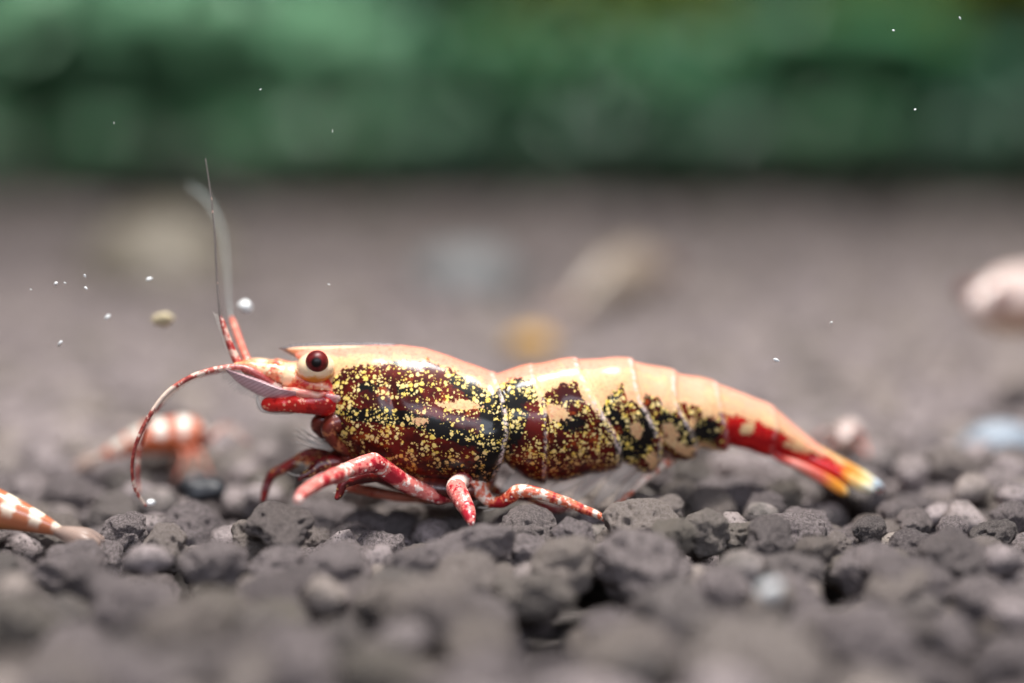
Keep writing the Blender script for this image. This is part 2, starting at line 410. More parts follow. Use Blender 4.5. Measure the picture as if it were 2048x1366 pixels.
# ------------------------------------------------------------------ backdrop: tank wall and plants
t = NT('tank_back_dark'); n = t.noise(t.obj(), 0.35, 3)
t.p(Base_Color=t.mix(t.step(n, .35, .65), (0.010, 0.034, 0.022), (0.018, 0.055, 0.032)), Roughness=0.8)
wall = mesh_obj('back_wall', [(-60, 52, -1), (60, 52, -1), (60, 52, 40), (-60, 52, 40), (-60, 52.5, -1), (60, 52.5, -1), (60, 52.5, 40), (-60, 52.5, 40)],
                [(0, 1, 2, 3), (5, 4, 7, 6), (0, 4, 5, 1), (3, 2, 6, 7), (0, 3, 7, 4), (1, 5, 6, 2)], t.m, smooth=False)
tag(wall, kind='structure')

def mat_leaf(name, a, b):
    t = NT(name); geo = t.n('ShaderNodeNewGeometry'); n = t.noise(t.obj(), 1.2, 3)
    c = t.mix(geo.outputs['Random Per Island'], a, b); c = t.mix(t.step(n, .4, .7), c, tuple(x*0.7 for x in a))
    t.p(Base_Color=c, Roughness=0.5)
    tr = t.n('ShaderNodeBsdfTranslucent'); t.set(tr.inputs[0], c); mx = t.n('ShaderNodeMixShader', ins={0: 0.4})
    t.set(mx.inputs[1], t.b.outputs[0]); t.set(mx.inputs[2], tr.outputs[0]); t.set(t.out.inputs[0], mx.outputs[0]); return t.m
LEAFM = {'teal': mat_leaf('leaf_teal', (0.085, 0.20, 0.12), (0.14, 0.28, 0.17)),
         'deep': mat_leaf('leaf_deep', (0.016, 0.062, 0.036), (0.030, 0.098, 0.055)),
         'mid': mat_leaf('leaf_mid', (0.036, 0.115, 0.058), (0.060, 0.160, 0.075)),
         'brown': mat_leaf('leaf_brown', (0.018, 0.036, 0.020), (0.032, 0.052, 0.030)),
         'lime': mat_leaf('leaf_lime', (0.060, 0.085, 0.009), (0.095, 0.12, 0.016))}
STEMM = mat_plain('plant_stem', (0.05, 0.09, 0.03), 0.6)
def plant(x, y, wd, ht, n, leaf, kind, label, lean=0.0):
    root = empty('aquatic_plant', (x, y, -0.15)); tag(root, label, 'water plant', 'leafy plants along the back of the tank')
    tips = []
    for k in range(6 if ht > 3 else 12):
        a = random.uniform(0, 6.28); rr = wd*(0.42 if ht > 3 else 0.5)*math.sqrt(random.random())
        kb = .4 if ht > 3 else .9; b = (x+rr*kb*math.cos(a), y+rr*kb*math.sin(a), -0.15); m_ = (x+rr*math.cos(a), y+rr*math.sin(a), ht*.5); e = (x+rr*1.15*math.cos(a)+lean, y+rr*1.1*math.sin(a), ht*random.uniform(.8, 1))
        v, f, s, _ = tube([b, m_, e], [.09, .07, .03], 6); mesh_obj('stem', v, f, STEMM, root); tips.append((b, m_, e))
    V, Fc = [], []
    for k in range(n):
        b, m_, e = random.choice(tips); u = random.uniform(0.0, 1.0)
        p = np.array(b)*(1-u)**2+2*np.array(m_)*u*(1-u)+np.array(e)*u*u
        a = random.uniform(0, 6.28); el = random.uniform(-.3, .9); L = leaf*random.uniform(.6, 1.2); W = L*random.uniform(.22, .34)
        d = np.array([math.cos(a)*math.cos(el), math.sin(a)*math.cos(el), math.sin(el)])
        sd = np.cross(d, [0, 0, 1.0]); sd /= np.linalg.norm(sd); up = np.cross(sd, d)
        i0 = len(V)
        V += [p, p+d*L*.35+sd*W*.5+up*.06*L, p+d*L*.35-sd*W*.5+up*.06*L, p+d*L*.72+sd*W*.38-up*.02*L, p+d*L*.72-sd*W*.38-up*.02*L, p+d*L-up*.16*L, p+d*L*.35+up*.01*L, p+d*L*.72-up*.06*L]
        Fc += [(i0, i0+1, i0+6), (i0, i0+6, i0+2), (i0+1, i0+3, i0+7, i0+6), (i0+6, i0+7, i0+4, i0+2), (i0+3, i0+5, i0+7), (i0+7, i0+5, i0+4)]
    fo = mesh_obj('foliage', np.array(V), Fc, LEAFM[kind], root); tag(fo, kind='stuff')
    return root
def plant_at(px, Y, *a, **k): plant(at(px, 300, Y).x, Y, *a, **k)
plant_at(60, 37, 6.0, 4.8, 1100, 1.5, 'teal', 'pale teal green leafy plant at the back of the tank')
plant_at(300, 40, 5.0, 5.0, 1000, 1.5, 'teal', 'tall teal plant between the pale teal and the blue green one')
plant_at(560, 38, 6.5, 4.4, 1100, 1.5, 'teal', 'blue green leafy plant beside the pale teal one')
plant_at(1130, 37, 5.5, 3.5, 900, 1.5, 'mid', 'mid green bushy plant behind the big red shrimp')
plant_at(1640, 37, 6.5, 3.9, 900, 1.6, 'mid', 'broad mid green plant beside the narrow dark one')
plant_at(860, 41, 6.0, 3.6, 700, 1.6, 'deep', 'dark green plant set deep between two brighter ones')
plant_at(1390, 41, 4.5, 3.6, 700, 1.5, 'deep', 'narrow dark green plant before the back wall')
plant_at(280, 41, 5.0, 3.4, 600, 1.6, 'deep', 'low dark green plant behind the teal plants')
plant_at(1990, 38, 6.0, 3.4, 800, 1.4, 'deep', 'dark green plant below the yellow green leaves')
plant_at(1840, 43, 8.0, 5.6, 1300, 1.8, 'lime', 'yellow green plant rising over the others at the back wall')
plant_at(1180, 44, 8.0, 5.4, 1200, 1.7, 'lime', 'olive green tall plant rising behind the mid green bush')
plant_at(620, 32, 4.8, 1.5, 600, 1.0, 'mid', 'short leafy green plant in front of the blue green one')
plant_at(1010, 32, 4.8, 1.4, 600, 1.0, 'deep', 'short deep green plant before the dark deep plant')
plant_at(1600, 32, 5.2, 1.6, 600, 1.0, 'mid', 'short bushy plant before the broad mid green plant')
plant_at(170, 32, 4.5, 1.3, 600, 1.0, 'mid', 'short green plant before the pale teal plant')
plant_at(1330, 31, 4.0, 1.5, 600, 1.0, 'deep', 'short dark plant before the narrow dark plant')
plant_at(1960, 31, 4.5, 1.7, 600, 1.0, 'deep', 'short dark plant before the yellow green plant')
plant_at(800, 30, 5.5, 1.1, 600, .9, 'brown', 'low brown green ground plant at the soil edge behind the carapace')
plant_at(1500, 29, 6.5, 1.0, 600, .9, 'brown', 'low brown green ground plant at the soil edge behind the tail')
plant_at(300, 29, 6.5, 1.0, 600, .9, 'brown', 'low brown green ground plant at the soil edge behind the antennae')
plant_at(1900, 29, 6.5, 1.0, 600, .9, 'brown', 'low brown green ground plant below the short dark plant')
plant_at(1150, 30, 5.5, 1.0, 600, .9, 'brown', 'low brown green ground plant at the soil edge behind the back of the shrimp')
plant_at(-60, 29, 5.5, 1.0, 600, .9, 'brown', 'low brown green ground plant at the end of the soil edge')

# ------------------------------------------------------------------ the big shrimp
BASE = at(880, 1040, 0.0)
shrimp = empty('shrimp', BASE)
tag(shrimp, 'large red and black shrimp with gold specks and cream back walking on the soil', 'shrimp', 'shrimps in the tank')

TOP = np.array([(592, 703), (600, 697), (615, 694), (650, 694), (700, 692), (750, 689), (800, 690), (850, 697), (900, 712), (950, 733), (978, 747), (990, 750), (1000, 746), (1040, 735), (1080, 727),
                (1120, 721), (1180, 718), (1230, 718), (1262, 721), (1268, 724), (1300, 732), (1350, 745), (1357, 749), (1400, 757), (1430, 766), (1437, 769), (1490, 790), (1545, 814), (1560, 826), (1600, 860), (1640, 893), (1668, 914)], float)
BOT = np.array([(592, 712), (600, 722), (625, 745), (645, 775), (655, 815), (664, 855), (680, 892), (700, 912), (740, 932), (780, 947), (840, 962), (900, 966), (950, 959), (975, 950), (992, 938), (1005, 924), (1012, 921), (1022, 934), (1050, 950),
                (1090, 958), (1130, 960), (1165, 951), (1200, 938), (1230, 921), (1240, 915), (1252, 928), (1280, 935), (1305, 929), (1318, 912), (1325, 903), (1345, 913), (1370, 911), (1388, 903), (1394, 895), (1420, 895), (1448, 893), (1456, 886), (1470, 893), (1500, 897), (1530, 904), (1560, 912), (1600, 915), (1640, 922), (1668, 932)], float)
WID = np.array([(592, .02), (600, .035), (640, .075), (665, .125), (700, .165), (760, .195), (850, .222), (930, .225), (985, .205), (1000, .196), (1100, .205), (1200, .192), (1300, .165), (1400, .132), (1500, .098), (1560, .074), (1620, .05), (1668, .035)], float)
def yc(px): return 0.42*float(sm(np.array(px, float), 950, 1800))**0.9
xs = np.concatenate([np.linspace(592, 720, 90), np.linspace(721.5, 1668, 500)])
def smooth1(a, s):
    k = np.exp(-0.5*(np.arange(-12, 13)/s)**2); k /= k.sum(); return np.convolve(np.pad(a, 12, mode='edge'), k, 'valid')
top = np.interp(xs, TOP[:, 0], TOP[:, 1]); bot = np.interp(xs, BOT[:, 0], BOT[:, 1]); wid = np.interp(xs, WID[:, 0], WID[:, 1])
top[90:] = smooth1(top, 2.5)[90:]; bot[90:] = smooth1(bot, 1.5)[90:]; wid = smooth1(wid, 8.0)
NS, NV = len(xs), 112
# plate borders in the side view: (row, column) polylines
BORD = [np.array(b, float) for b in (
    [(740, 984), (750, 990), (790, 1010), (840, 1020), (900, 1006), (950, 984)],
    [(722, 1062), (750, 1070), (790, 1090), (830, 1096), (860, 1094), (1000, 1090)],
    [(710, 1150), (740, 1160), (780, 1180), (830, 1213), (870, 1238), (910, 1242), (1000, 1236)],
    [(715, 1264), (750, 1268), (790, 1277), (830, 1300), (870, 1320), (905, 1322), (1000, 1316)],
    [(740, 1352), (770, 1347), (800, 1350), (850, 1380), (880, 1394), (905, 1393), (1000, 1390)],
    [(760, 1432), (800, 1436), (850, 1450), (890, 1457), (1000, 1457)],
    [(810, 1546), (850, 1552), (900, 1540), (1000, 1530)])]
V = np.zeros((NS*NV+2, 3)); PX = np.zeros(NS*NV+2); PY = np.zeros(NS*NV+2); TH = np.zeros(NS*NV+2)
for i in range(NS):
    y0 = yc(xs[i]); a = at(xs[i], top[i], y0); b = at(xs[i], bot[i], y0)
    mid_ = (a+b)/2; hh = (a-b)/2; abd = float(sm(np.array(xs[i]), 985, 1040))
    for k in range(NV):
        th = 2*math.pi*k/NV; c, s = math.cos(th), math.sin(th)
        e = 0.88 if abd > .5 else 0.94
        wy = wid[i]*math.copysign(abs(s)**e, s)*(1-0.17*c*(1-0.5*abd))
        q = i*NV+k
        V[q] = (mid_.x, mid_.y-wy, mid_.z+hh.z*c); PX[q] = xs[i]; PY[q] = (top[i]+bot[i])/2-(bot[i]-top[i])/2*c; TH[q] = th
V[-2] = V[:NV].mean(0); V[-1] = V[(NS-1)*NV:NS*NV].mean(0)
PX[-2], PX[-1] = xs[0], xs[-1]; PY[-2], PY[-1] = V.shape[0] and (top[0]+bot[0])/2, (top[-1]+bot[-1])/2
edge = np.zeros(len(V)); disp = np.zeros(len(V))
for bi, b in enumerate(BORD):
    s = PX-np.interp(PY, b[:, 0], b[:, 1])
    amp = (0.020, 0.010, 0.020, 0.019, 0.016, 0.013, 0.010)[bi]
    amp = amp*np.where(np.cos(TH) > 0, 1.7-1.2*np.cos(TH), 1.7)
    disp += amp*sm(s, -70, -4)*(1-sm(s, -2, 3.5))
    wdt = (5, 4, 6, 5, 5, 4, 4)[bi]
    st = (0.85, 0.45, 0.9, 0.85, 0.8, 0.6, 0.3)[bi]
    edge = np.maximum(edge, st*(1-sm(np.abs(s+5), wdt*.5, wdt*1.3)))
# pleura hems
hem = np.interp(PX, xs, bot)-PY
pl = sm(PX, 1235, 1245)*(1-sm(PX, 1450, 1460))*np.abs(np.sin(TH))
edge = np.maximum(edge, 0.9*(1-sm(hem, 5, 14))*sm(PX, 1236, 1246)*(1-sm(PX, 1452, 1458)))
fr = np.abs(PX-(670+0.12*(PY-800)))
edge = np.maximum(edge, 0.75*(1-sm(fr, 2, 5))*sm(PY, 768, 780)*(1-sm(PY, 850, 880)))
# body outward direction (in the plane of the section)
cen = np.zeros((len(V), 3)); ci = np.stack([V[i*NV:(i+1)*NV].mean(0) for i in range(NS)])
cen[:NS*NV] = np.repeat(ci, NV, 0); cen[-2:] = V[-2:]
dr = V-cen; L = np.linalg.norm(dr, axis=1)[:, None]; L[L == 0] = 1
V = V + dr/L*disp[:, None]
# head groove and slight unevenness of the carapace
grv = np.exp(-((PX-800-0.35*(PY-820))/14.0)**2)*sm(PY, 740, 790)*(1-sm(PY, 850, 900))*(PX < 1000)
V -= dr/L*(0.006*grv)[:, None]
for q in range(NS*NV):
    V[q] += dr[q]/L[q]*(0.0030*noise.noise(Vector(V[q])*7)+0.0007*noise.noise(Vector(V[q])*23))
faces = []
for i in range(NS-1):
    for k in range(NV):
        k2 = (k+1) % NV
        faces.append((i*NV+k, (i+1)*NV+k, (i+1)*NV+k2, i*NV+k2))
for k in range(NV):
    faces.append((NS*NV, k, (k+1) % NV)); faces.append((NS*NV+1, (NS-1)*NV+(k+1) % NV, (NS-1)*NV+k))

# pigment fields (side view)
CRE = np.array([(590, 800), (655, 800), (664, 775), (672, 748), (690, 735), (720, 724), (760, 724), (800, 712), (830, 719), (860, 717), (890, 725), (920, 741), (950, 758), (975, 774), (990, 785), (1000, 762), (1010, 756), (1040, 750), (1066, 757),
                (1078, 800), (1092, 772), (1120, 763), (1150, 756), (1160, 785), (1195, 818), (1210, 785), (1240, 762), (1250, 790), (1278, 806), (1284, 780), (1312, 786), (1320, 806), (1343, 816), (1351, 800), (1392, 803), (1400, 822), (1426, 829), (1433, 820), (1480, 826), (1520, 843), (1560, 862), (1600, 888), (1640, 910), (1700, 925)], float)
cream = (np.interp(PX, CRE[:, 0], CRE[:, 1])-PY)/12.0
def blob(cx, cy, rx, ry, ang=0.0):
    a = math.radians(ang); dx, dy = PX-cx, PY-cy
    u, v = dx*math.cos(a)+dy*math.sin(a), -dx*math.sin(a)+dy*math.cos(a)
    return np.exp(-(u/rx)**2-(v/ry)**2)
def blobs(L_): return np.clip(sum(s*blob(*b) for s, *b in L_), 0, 1.2)
for b in [(1.6, 925, 797, 42, 9, 4), (1.8, 1112, 812, 25, 15, 20), (1.5, 1335, 850, 22, 14, 60), (1.3, 1300, 900, 14, 20, 0), (1.7, 1352, 880, 34, 10, 25), (1.7, 1418, 886, 46, 8, 10), (1.4, 1268, 845, 12, 22, -10),
          (1.5, 1490, 850, 14, 16, 50), (1.6, 1585, 888, 30, 10, 20), (0.95, 845, 822, 22, 12, 0), (0.9, 1380, 835, 10, 16, 0), (1.3, 660, 845, 12, 22, 20)]:
    cream = np.maximum(cream, b[0]*blob(*b[1:])*1.35-0.85)
black = blobs([(1.1, 765, 818, 110, 16, 3), (1.0, 905, 850, 70, 16, 14), (1.0, 985, 880, 26, 70, 8), (1.1, 945, 765, 62, 20, 28), (.9, 985, 805, 30, 30, 0), (1.0, 815, 718, 55, 9, 2), (.8, 735, 760, 30, 18, 0),
               (.55, 900, 915, 90, 28, 5), (.8, 820, 770, 35, 14, 20), (1.1, 1048, 772, 32, 20, 25), (.8, 1030, 830, 26, 50, 0), (.85, 1140, 830, 50, 22, 15), (.9, 1225, 775, 22, 14, -20), (1.1, 1262, 872, 36, 36, 0), (1.0, 1215, 810, 36, 14, 40), (1.1, 1290, 830, 30, 16, 45),
               (1.1, 1330, 822, 26, 14, 30), (1.0, 1360, 850, 26, 18, 40), (1.2, 1408, 850, 26, 24, 30), (.9, 1290, 775, 12, 16, 0), (.35, 1150, 900, 110, 30, 0)])
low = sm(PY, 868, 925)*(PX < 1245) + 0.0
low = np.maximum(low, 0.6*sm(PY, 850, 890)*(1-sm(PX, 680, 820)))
tail = sm(PX, 1425, 1460)
speck = 0.50 + 0.22*blob(730, 765, 80, 40) + 0.22*blob(770, 850, 110, 24, 8) + 0.15*blob(930, 760, 90, 24, 28) - 0.34*blob(950, 835, 80, 22, 10) + 0.22*blob(1060, 850, 60, 60) + 0.24*blob(1150, 840, 90, 50, 0) - 0.12*sm(PY, 880, 930)*(PX < 1008) + 0.16*sm(PY, 870, 900)*(PX >= 1008)
dcr = PY-np.interp(PX, CRE[:, 0], CRE[:, 1]); speck += 0.30*np.exp(-(dcr/16.0)**2)
speck += 0.16*blob(690, 815, 30, 60); speck -= 0.25*blob(1000, 880, 22, 70)
speck *= (1-sm(PX, 1425, 1455)); speck *= 1-0.9*sm(PY, 935, 960)*(PX < 1000)
speck *= 1-0.8*(1-sm(PX, 655, 668))*sm(PY, 780, 800)
dors = np.maximum(0.6*np.clip((np.cos(TH)-0.72)/0.30, 0, 1), 0.95*(1-sm(PY-np.interp(PX, xs, top), 5, 24+6*(PX < 860)))); dors[-2:] = 0
dors = np.maximum(dors, 0.75*sm(PX, 1230, 1420)*sm(np.cos(TH), .55, .95))
lil = np.maximum(0.9*blob(826, 715, 13, 7, 15), 0.0)
at_ = dict(cream=cream, black=black, speck=np.clip(speck, 0, 1), edge=edge, dorsal=dors, low=low, tail=tail, lilac=lil, peach=0.75*sm(PX, 1130, 1330)*sm(np.cos(TH), 0.15, 0.6))
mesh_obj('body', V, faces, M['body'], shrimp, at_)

def limb(name, pts, mat, parent=shrimp, seg=14, n=7, flat=1.0, linear=False, bumps=0.0, label=None):
    """pts: (px, py, Y, radius in px)"""
    P = [at(x, y, Y) for x, y, Y, r in pts]; R = [r/F*(Y-CAM.y) for x, y, Y, r in pts]
    v, f, s, a = tube(P, R, seg, flat, n, linear)
    if bumps:
        v = np.array([p+np.array(noise.noise_vector(Vector(p)*24))*bumps for p in v])
    o = mesh_obj(name, v, f, mat, parent, {'s': s})
    if label: o['label'] = label
    return o
def blade(name, outline, Y, th, mat, parent=shrimp, bulge=0.0):
    """thin plate with a rounded rim traced in the side view at depth Y (float or function of px)"""
    O = catmull(np.array(outline+[outline[0]], float), 4)[:-1]; n = len(O)
    c = O.mean(0); V = []; S = []
    Yf = Y if callable(Y) else (lambda x: Y)
    rings = [(1.0, 0), (0.93, .8), (0.7, 1), (0.35, 1.1), (0.0, 1.15)]
    for sgn in (-1, 1):
        for q, (k, h) in enumerate(rings):
            if sgn == 1 and q == 0: continue
            for x, y in O:
                p = c+(np.array([x, y])-c)*k
                w_ = at(p[0], p[1], Yf(p[0])+sgn*th*h*0.5-bulge*(1-k*k)); V.append(w_[:]); S.append((p[0]-O[:, 0].min())/500)
    def idx(sgn, q): return (q if sgn < 0 else (0 if q == 0 else len(rings)+q-1))*n
    Fc = []
    for sgn in (-1, 1):
        for q in range(len(rings)-1):
            a, b = idx(sgn, q), idx(sgn, q+1)
            for k in range(n):
                k2 = (k+1) % n; f = (a+k, a+k2, b+k2, b+k); Fc.append(f if sgn < 0 else f[::-1])
    return mesh_obj(name, V, Fc, mat, parent, {'s': np.array(S)})
def hairs(name, specs, mat, parent, r=0.0022):
    parts = []
    for P, rr in specs:
        v, f, s, a = tube([p[:] for p in P], np.linspace(rr, rr*.35, len(P)), 5, 1, 4); parts.append((v, f, s))
    v, f, s = merge(parts); o = mesh_obj(name, v, f, mat, parent, {'s': s}); return o

# rostrum: clear toothed crest over the eye
ros = blade('rostrum', [(556, 696), (575, 692), (595, 689), (630, 686.5), (670, 686.5), (710, 686), (760, 686), (800, 690), (780, 702), (700, 704), (640, 708), (610, 717), (594, 716), (578, 708)], 0.0, 0.035, M['rostrum'])
tt = []
for k in range(17):
    x = 585+k*11.0; y = np.interp(x, [560, 595, 630, 700, 760, 800], [696, 690, 688.5, 688, 687, 690])
    tt.append(([at(x+7, y+3, 0), at(x+1, y-1.0, 0), at(x-7, y-1.5, 0)], 0.0048))
tag(hairs('rostrum_teeth', tt, M['rostrum'], ros), kind='stuff')
blade('rostrum_base', [(568, 698), (590, 694), (640, 692), (720, 691), (790, 693), (770, 706), (690, 710), (640, 712), (605, 714), (584, 707)], 0.0, 0.055,
      mat_plain('rostrum_cream', (0.86, 0.58, 0.36), 0.4, 0.2, 70, (0.80, 0.36, 0.22), Coat_Weight=0.3), shrimp)

# eyes
def ellipsoid(name, px, py, Y, rx, ry, rz, mat, parent, seg=48):
    c = at(px, py, Y); bm = bmesh.new(); bmesh.ops.create_uvsphere(bm, u_segments=seg, v_segments=seg//2, radius=1.0)
    V = np.array([v.co[:] for v in bm.verts])*np.array([rx, ry, rz])+np.array(c[:]); Fc = [tuple(v.index for v in f.verts) for f in bm.faces]; bm.free()
    return mesh_obj(name, V, Fc, mat, parent, {'s': np.zeros(len(V))})
t = NT('eye_stalk_cream'); o_ = t.obj(); n = t.noise(o_, 26, 3)
sepz = t.n('ShaderNodeSeparateXYZ'); t.set(sepz.inputs[0], o_)
zr = at(632, 752, -.15).z-BASE.z
c = t.mix(t.step(t.math('ADD', sepz.outputs[2], t.math('MULTIPLY', t.math('SUBTRACT', n, .5), .05)), zr+.012, zr-.012), (0.88, 0.66, 0.43), (0.74, 0.30, 0.035))
t.p(Base_Color=c, Roughness=.25, Coat_Weight=.5, Subsurface_Weight=.2, Subsurface_Radius=(1, .5, .2), Subsurface_Scale=.02); M['stalk'] = t.m
t = NT('eye_cornea'); o_ = t.obj()
dv = t.n('ShaderNodeVectorMath', operation='DISTANCE'); t.set(dv.inputs[0], o_)
ec = at(634, 723.5, -.163)-BASE; tip = ec+Vector((0.002, -0.045, 0.002)); dv.inputs[1].default_value = tip
c = t.mix(t.step(dv.outputs['Value'], .027, .015), t.mix(t.step(t.noise(o_, 40, 2), .3, .7), (0.085, 0.006, 0.008), (0.15, 0.014, 0.014)), (0.003, 0.001, 0.001))
t.p(Base_Color=c, Roughness=.4, Specular_IOR_Level=.3); M['eye'] = t.m
M['eye_far'] = mat_plain('eye_far', (0.10, 0.008, 0.008), .2)
st = ellipsoid('eye_stalk', 631, 735, -.115, .077, .075, .062, M['stalk'], shrimp)
ellipsoid('eye', 634, 723.5, -.163, .0455, .045, .0455, M['eye'], st)
st2 = ellipsoid('eye_stalk', 633, 737, .115, .077, .075, .062, M['stalk'], shrimp)
ellipsoid('eye', 634, 725, .165, .0455, .045, .0455, M['eye_far'], st2)

# antennule peduncles (orange) with flagella
for Y, dx, dy in ((-.085, 0, 0), (.06, 14, -4)):
    limb('antennule_base', [(692+dx, 792+dy, Y*.6, 26), (650+dx, 778+dy, Y, 26), (610+dx, 765+dy, Y, 24), (576+dx, 751+dy, Y, 25), (566+dx, 748+dy, Y, 20), (534+dx, 741+dy, Y, 20.5), (524+dx, 738+dy, Y, 15.5), (498+dx, 735+dy, Y, 15), (474+dx, 734+dy, Y, 9.5), (462+dx, 735+dy, Y, 5)], M['peduncle'], bumps=0.003, n=6)
limb('antennule', [(482, 732, -.055, 9.5), (474, 722, -.055, 9), (462, 695, -.055, 7.5), (452, 668, -.055, 6.6), (445, 645, -.055, 5.6), (441, 632, -.055, 3.6), (438, 605, -.055, 2.7), (434, 560, -.05, 2.2), (431, 510, -.05, 2.0), (428, 450, -.05, 1.8), (421, 385, -.05, 1.5), (411, 318, -.05, 1.0)], M['ant_red'], seg=10, n=10)
sp = []
for k in range(20):
    u = k/19; x = np.interp(u, [0, 1], [470, 441]); y = np.interp(u, [0, 1], [715, 632])
    sp.append(([at(x-5, y, -.06), at(x-11, y-3, -.06), at(x-15, y-7, -.06)], .0024))
tag(hairs('antennule_bristles', sp, M['hair'], shrimp), kind='stuff')
limb('antennule', [(498, 728, .07, 9.5), (492, 716, .09, 9), (481, 688, .16, 8), (472, 662, .22, 7.5), (466, 645, .26, 6.5), (463, 636, .29, 4)], M['ant_coral'], seg=10, n=8)
limb('antennule', [(463, 640, .29, 2.5), (458, 600, .5, 1.2), (454, 540, .75, 1.4), (446, 470, 1.0, 1.8), (425, 415, 1.15, 2.6), (402, 388, 1.25, 3), (378, 371, 1.3, 2)], M['ghost'], seg=8, n=8)
# long antennae sweeping down to the soil
limb('antenna', [(560, 778, -.10, 9), (520, 752, -.12, 8.5), (486, 736, -.12, 7.5), (440, 737, -.13, 6.0), (385, 753, -.14, 5.4), (335, 785, -.15, 5), (297, 835, -.16, 4.4), (273, 885, -.16, 4.0), (264, 930, -.15, 3.6), (268, 972, -.13, 3.4), (280, 996, -.1, 3.1), (292, 1012, -.08, 2.6)], M['ant_long'], seg=10, n=10)
limb('antenna', [(570, 776, .08, 8), (520, 752, .10, 7), (480, 738, .11, 6), (430, 742, .12, 5.5), (380, 757, .13, 5), (338, 788, .15, 4.8), (305, 830, .17, 4.6), (286, 872, .19, 4.2), (277, 915, .2, 4), (275, 955, .2, 3.6), (279, 985, .2, 3.2)], M['ant_long'], seg=10, n=10)
# antennal scales: clear fan plates fringed with bristles
sca = blade('antennal_scale', [(448, 737), (475, 745), (520, 759), (565, 776), (620, 786), (685, 792), (685, 806), (650, 806), (600, 803), (560, 801), (520, 791), (482, 770), (462, 752)], -.135, 0.016, M['scale'], bulge=0.03)
sp = []
for k in range(46):
    u = k/45; x = np.interp(u, [0, .3, 1], [452, 482, 560]); y = np.interp(u, [0, .3, 1], [738, 768, 801])
    sp.append(([at(x+16, y-10, -.13), at(x-2, y+3, -.13), at(x-10-8*random.random(), y+9+5*random.random(), -.13)], .0026))
tag(hairs('scale_fringe', sp, M['hair'], sca), kind='stuff')
blade('antennal_scale', [(462, 735), (500, 737), (560, 752), (640, 772), (690, 788), (680, 812), (620, 806), (560, 798), (510, 784), (478, 764)], .11, 0.016, M['scale'], bulge=-0.03)
# antenna bases: bright red blocks below
limb('antenna_base', [(740, 812, .03, 28), (700, 808, .0, 30), (668, 806, -.075, 31), (636, 803, -.12, 28), (590, 804, -.13, 23), (556, 807, -.13, 17), (536, 809, -.125, 14.5), (528, 811, -.12, 10)], M['redmeat'], bumps=.005, n=6)
limb('antenna_base', [(700, 812, .10, 24), (665, 806, .125, 25), (630, 803, .135, 23), (590, 804, .135, 19), (556, 806, .13, 15), (535, 809, .125, 12), (529, 811, .12, 8)], M['redmeat'], bumps=.005, n=6)
limb('antenna_rim', [(516, 785, -.125, 2.0), (515, 797, -.125, 3.5), (519, 812, -.125, 4.5), (530, 822, -.125, 4), (560, 826, -.12, 3), (590, 825, -.12, 2), (622, 824, -.12, 1)], M['hair'], seg=8)
limb('antenna_stripe', [(566, 778, -.14, 5), (590, 783, -.155, 8), (612, 787, -.16, 9), (632, 790, -.16, 8), (650, 788, -.16, 4)], mat_plain('stripe_cream', (0.80, 0.46, 0.34), .4, .3, 30, (0.66, .14, .12)), seg=10, bumps=.004)
# mouthparts below the head
M['mouth'] = mat_banded('mouthpart_rust', (0.07, 0.007, 0.005), (0.13, 0.016, 0.008), (0.36, 0.12, 0.05), 8, .46, .64)
limb('mouthpart', [(712, 838, -.07, 22), (676, 842, -.11, 22), (658, 858, -.125, 17), (668, 882, -.12, 13), (700, 905, -.09, 9)], M['mouth'], n=6, bumps=.006)
limb('mouthpart', [(668, 842, -.05, 20), (640, 842, -.06, 15), (634, 855, -.05, 11), (655, 880, -.04, 9), (690, 905, -.02, 8)], M['mouth'], n=6, bumps=.006)
sp = []
for k in range(16):
    x = 668+random.uniform(-8, 8); y = 888+random.uniform(-8, 14); L_ = random.uniform(45, 85); a = math.radians(random.uniform(5, 38))
    sp.append(([at(x, y, -.06), at(x-L_*.5*math.cos(a), y-L_*.45*math.sin(a)+2, -.05), at(x-L_*math.cos(a), y-L_*math.sin(a)+random.uniform(-4, 10), random.uniform(-.1, .1))], .0042))
tag(hairs('mouth_bristles', sp, M['hair'], shrimp), kind='stuff')

# thorax floor that carries the legs
limb('thorax_floor', [(690, 905, 0, 16), (740, 930, 0, 24), (820, 952, 0, 30), (900, 964, 0, 34), (955, 964, 0, 30), (985, 945, 0, 16)], M['mouth'], seg=18, flat=2.6, n=8)
# walking legs: (px, py, Y, radius px)
limb('leg', [(740, 918, .10, 13), (690, 917, .10, 13), (650, 906, .11, 13), (618, 908, .12, 12), (580, 930, .12, 11), (545, 950, .12, 10.5), (536, 965, .12, 10), (530, 985, .11, 8.5), (526, 1003, .10, 4.5)], M['leg_dark'], n=6, bumps=.003)
limb('leg', [(760, 932, .02, 16), (710, 925, 0, 17), (668, 925, -.02, 17), (640, 930, -.04, 15), (622, 945, -.06, 10), (606, 952, -.07, 7), (598, 960, -.08, 3)], M['leg_dark'], n=6, bumps=.004)
limb('leg', [(730, 928, .05, 12), (690, 930, .06, 13), (650, 928, .07, 12), (625, 920, .08, 8), (612, 928, .09, 5)], M['leg_dark'], n=6, bumps=.003)
limb('leg', [(950, 965, -.06, 18), (915, 985, -.10, 17), (882, 996, -.14, 13), (872, 993, -.15, 14.5), (840, 980, -.17, 17), (800, 960, -.21, 18.5), (768, 938, -.26, 19), (748, 926, -.30, 20.5), (728, 930, -.34, 19), (700, 938, -.38, 17), (685, 946, -.44, 18), (655, 957, -.56, 15.5), (630, 970, -.66, 14.5), (608, 985, -.76, 12.5), (594, 1000, -.84, 8)], M['leg_pink'], n=6, bumps=.004)
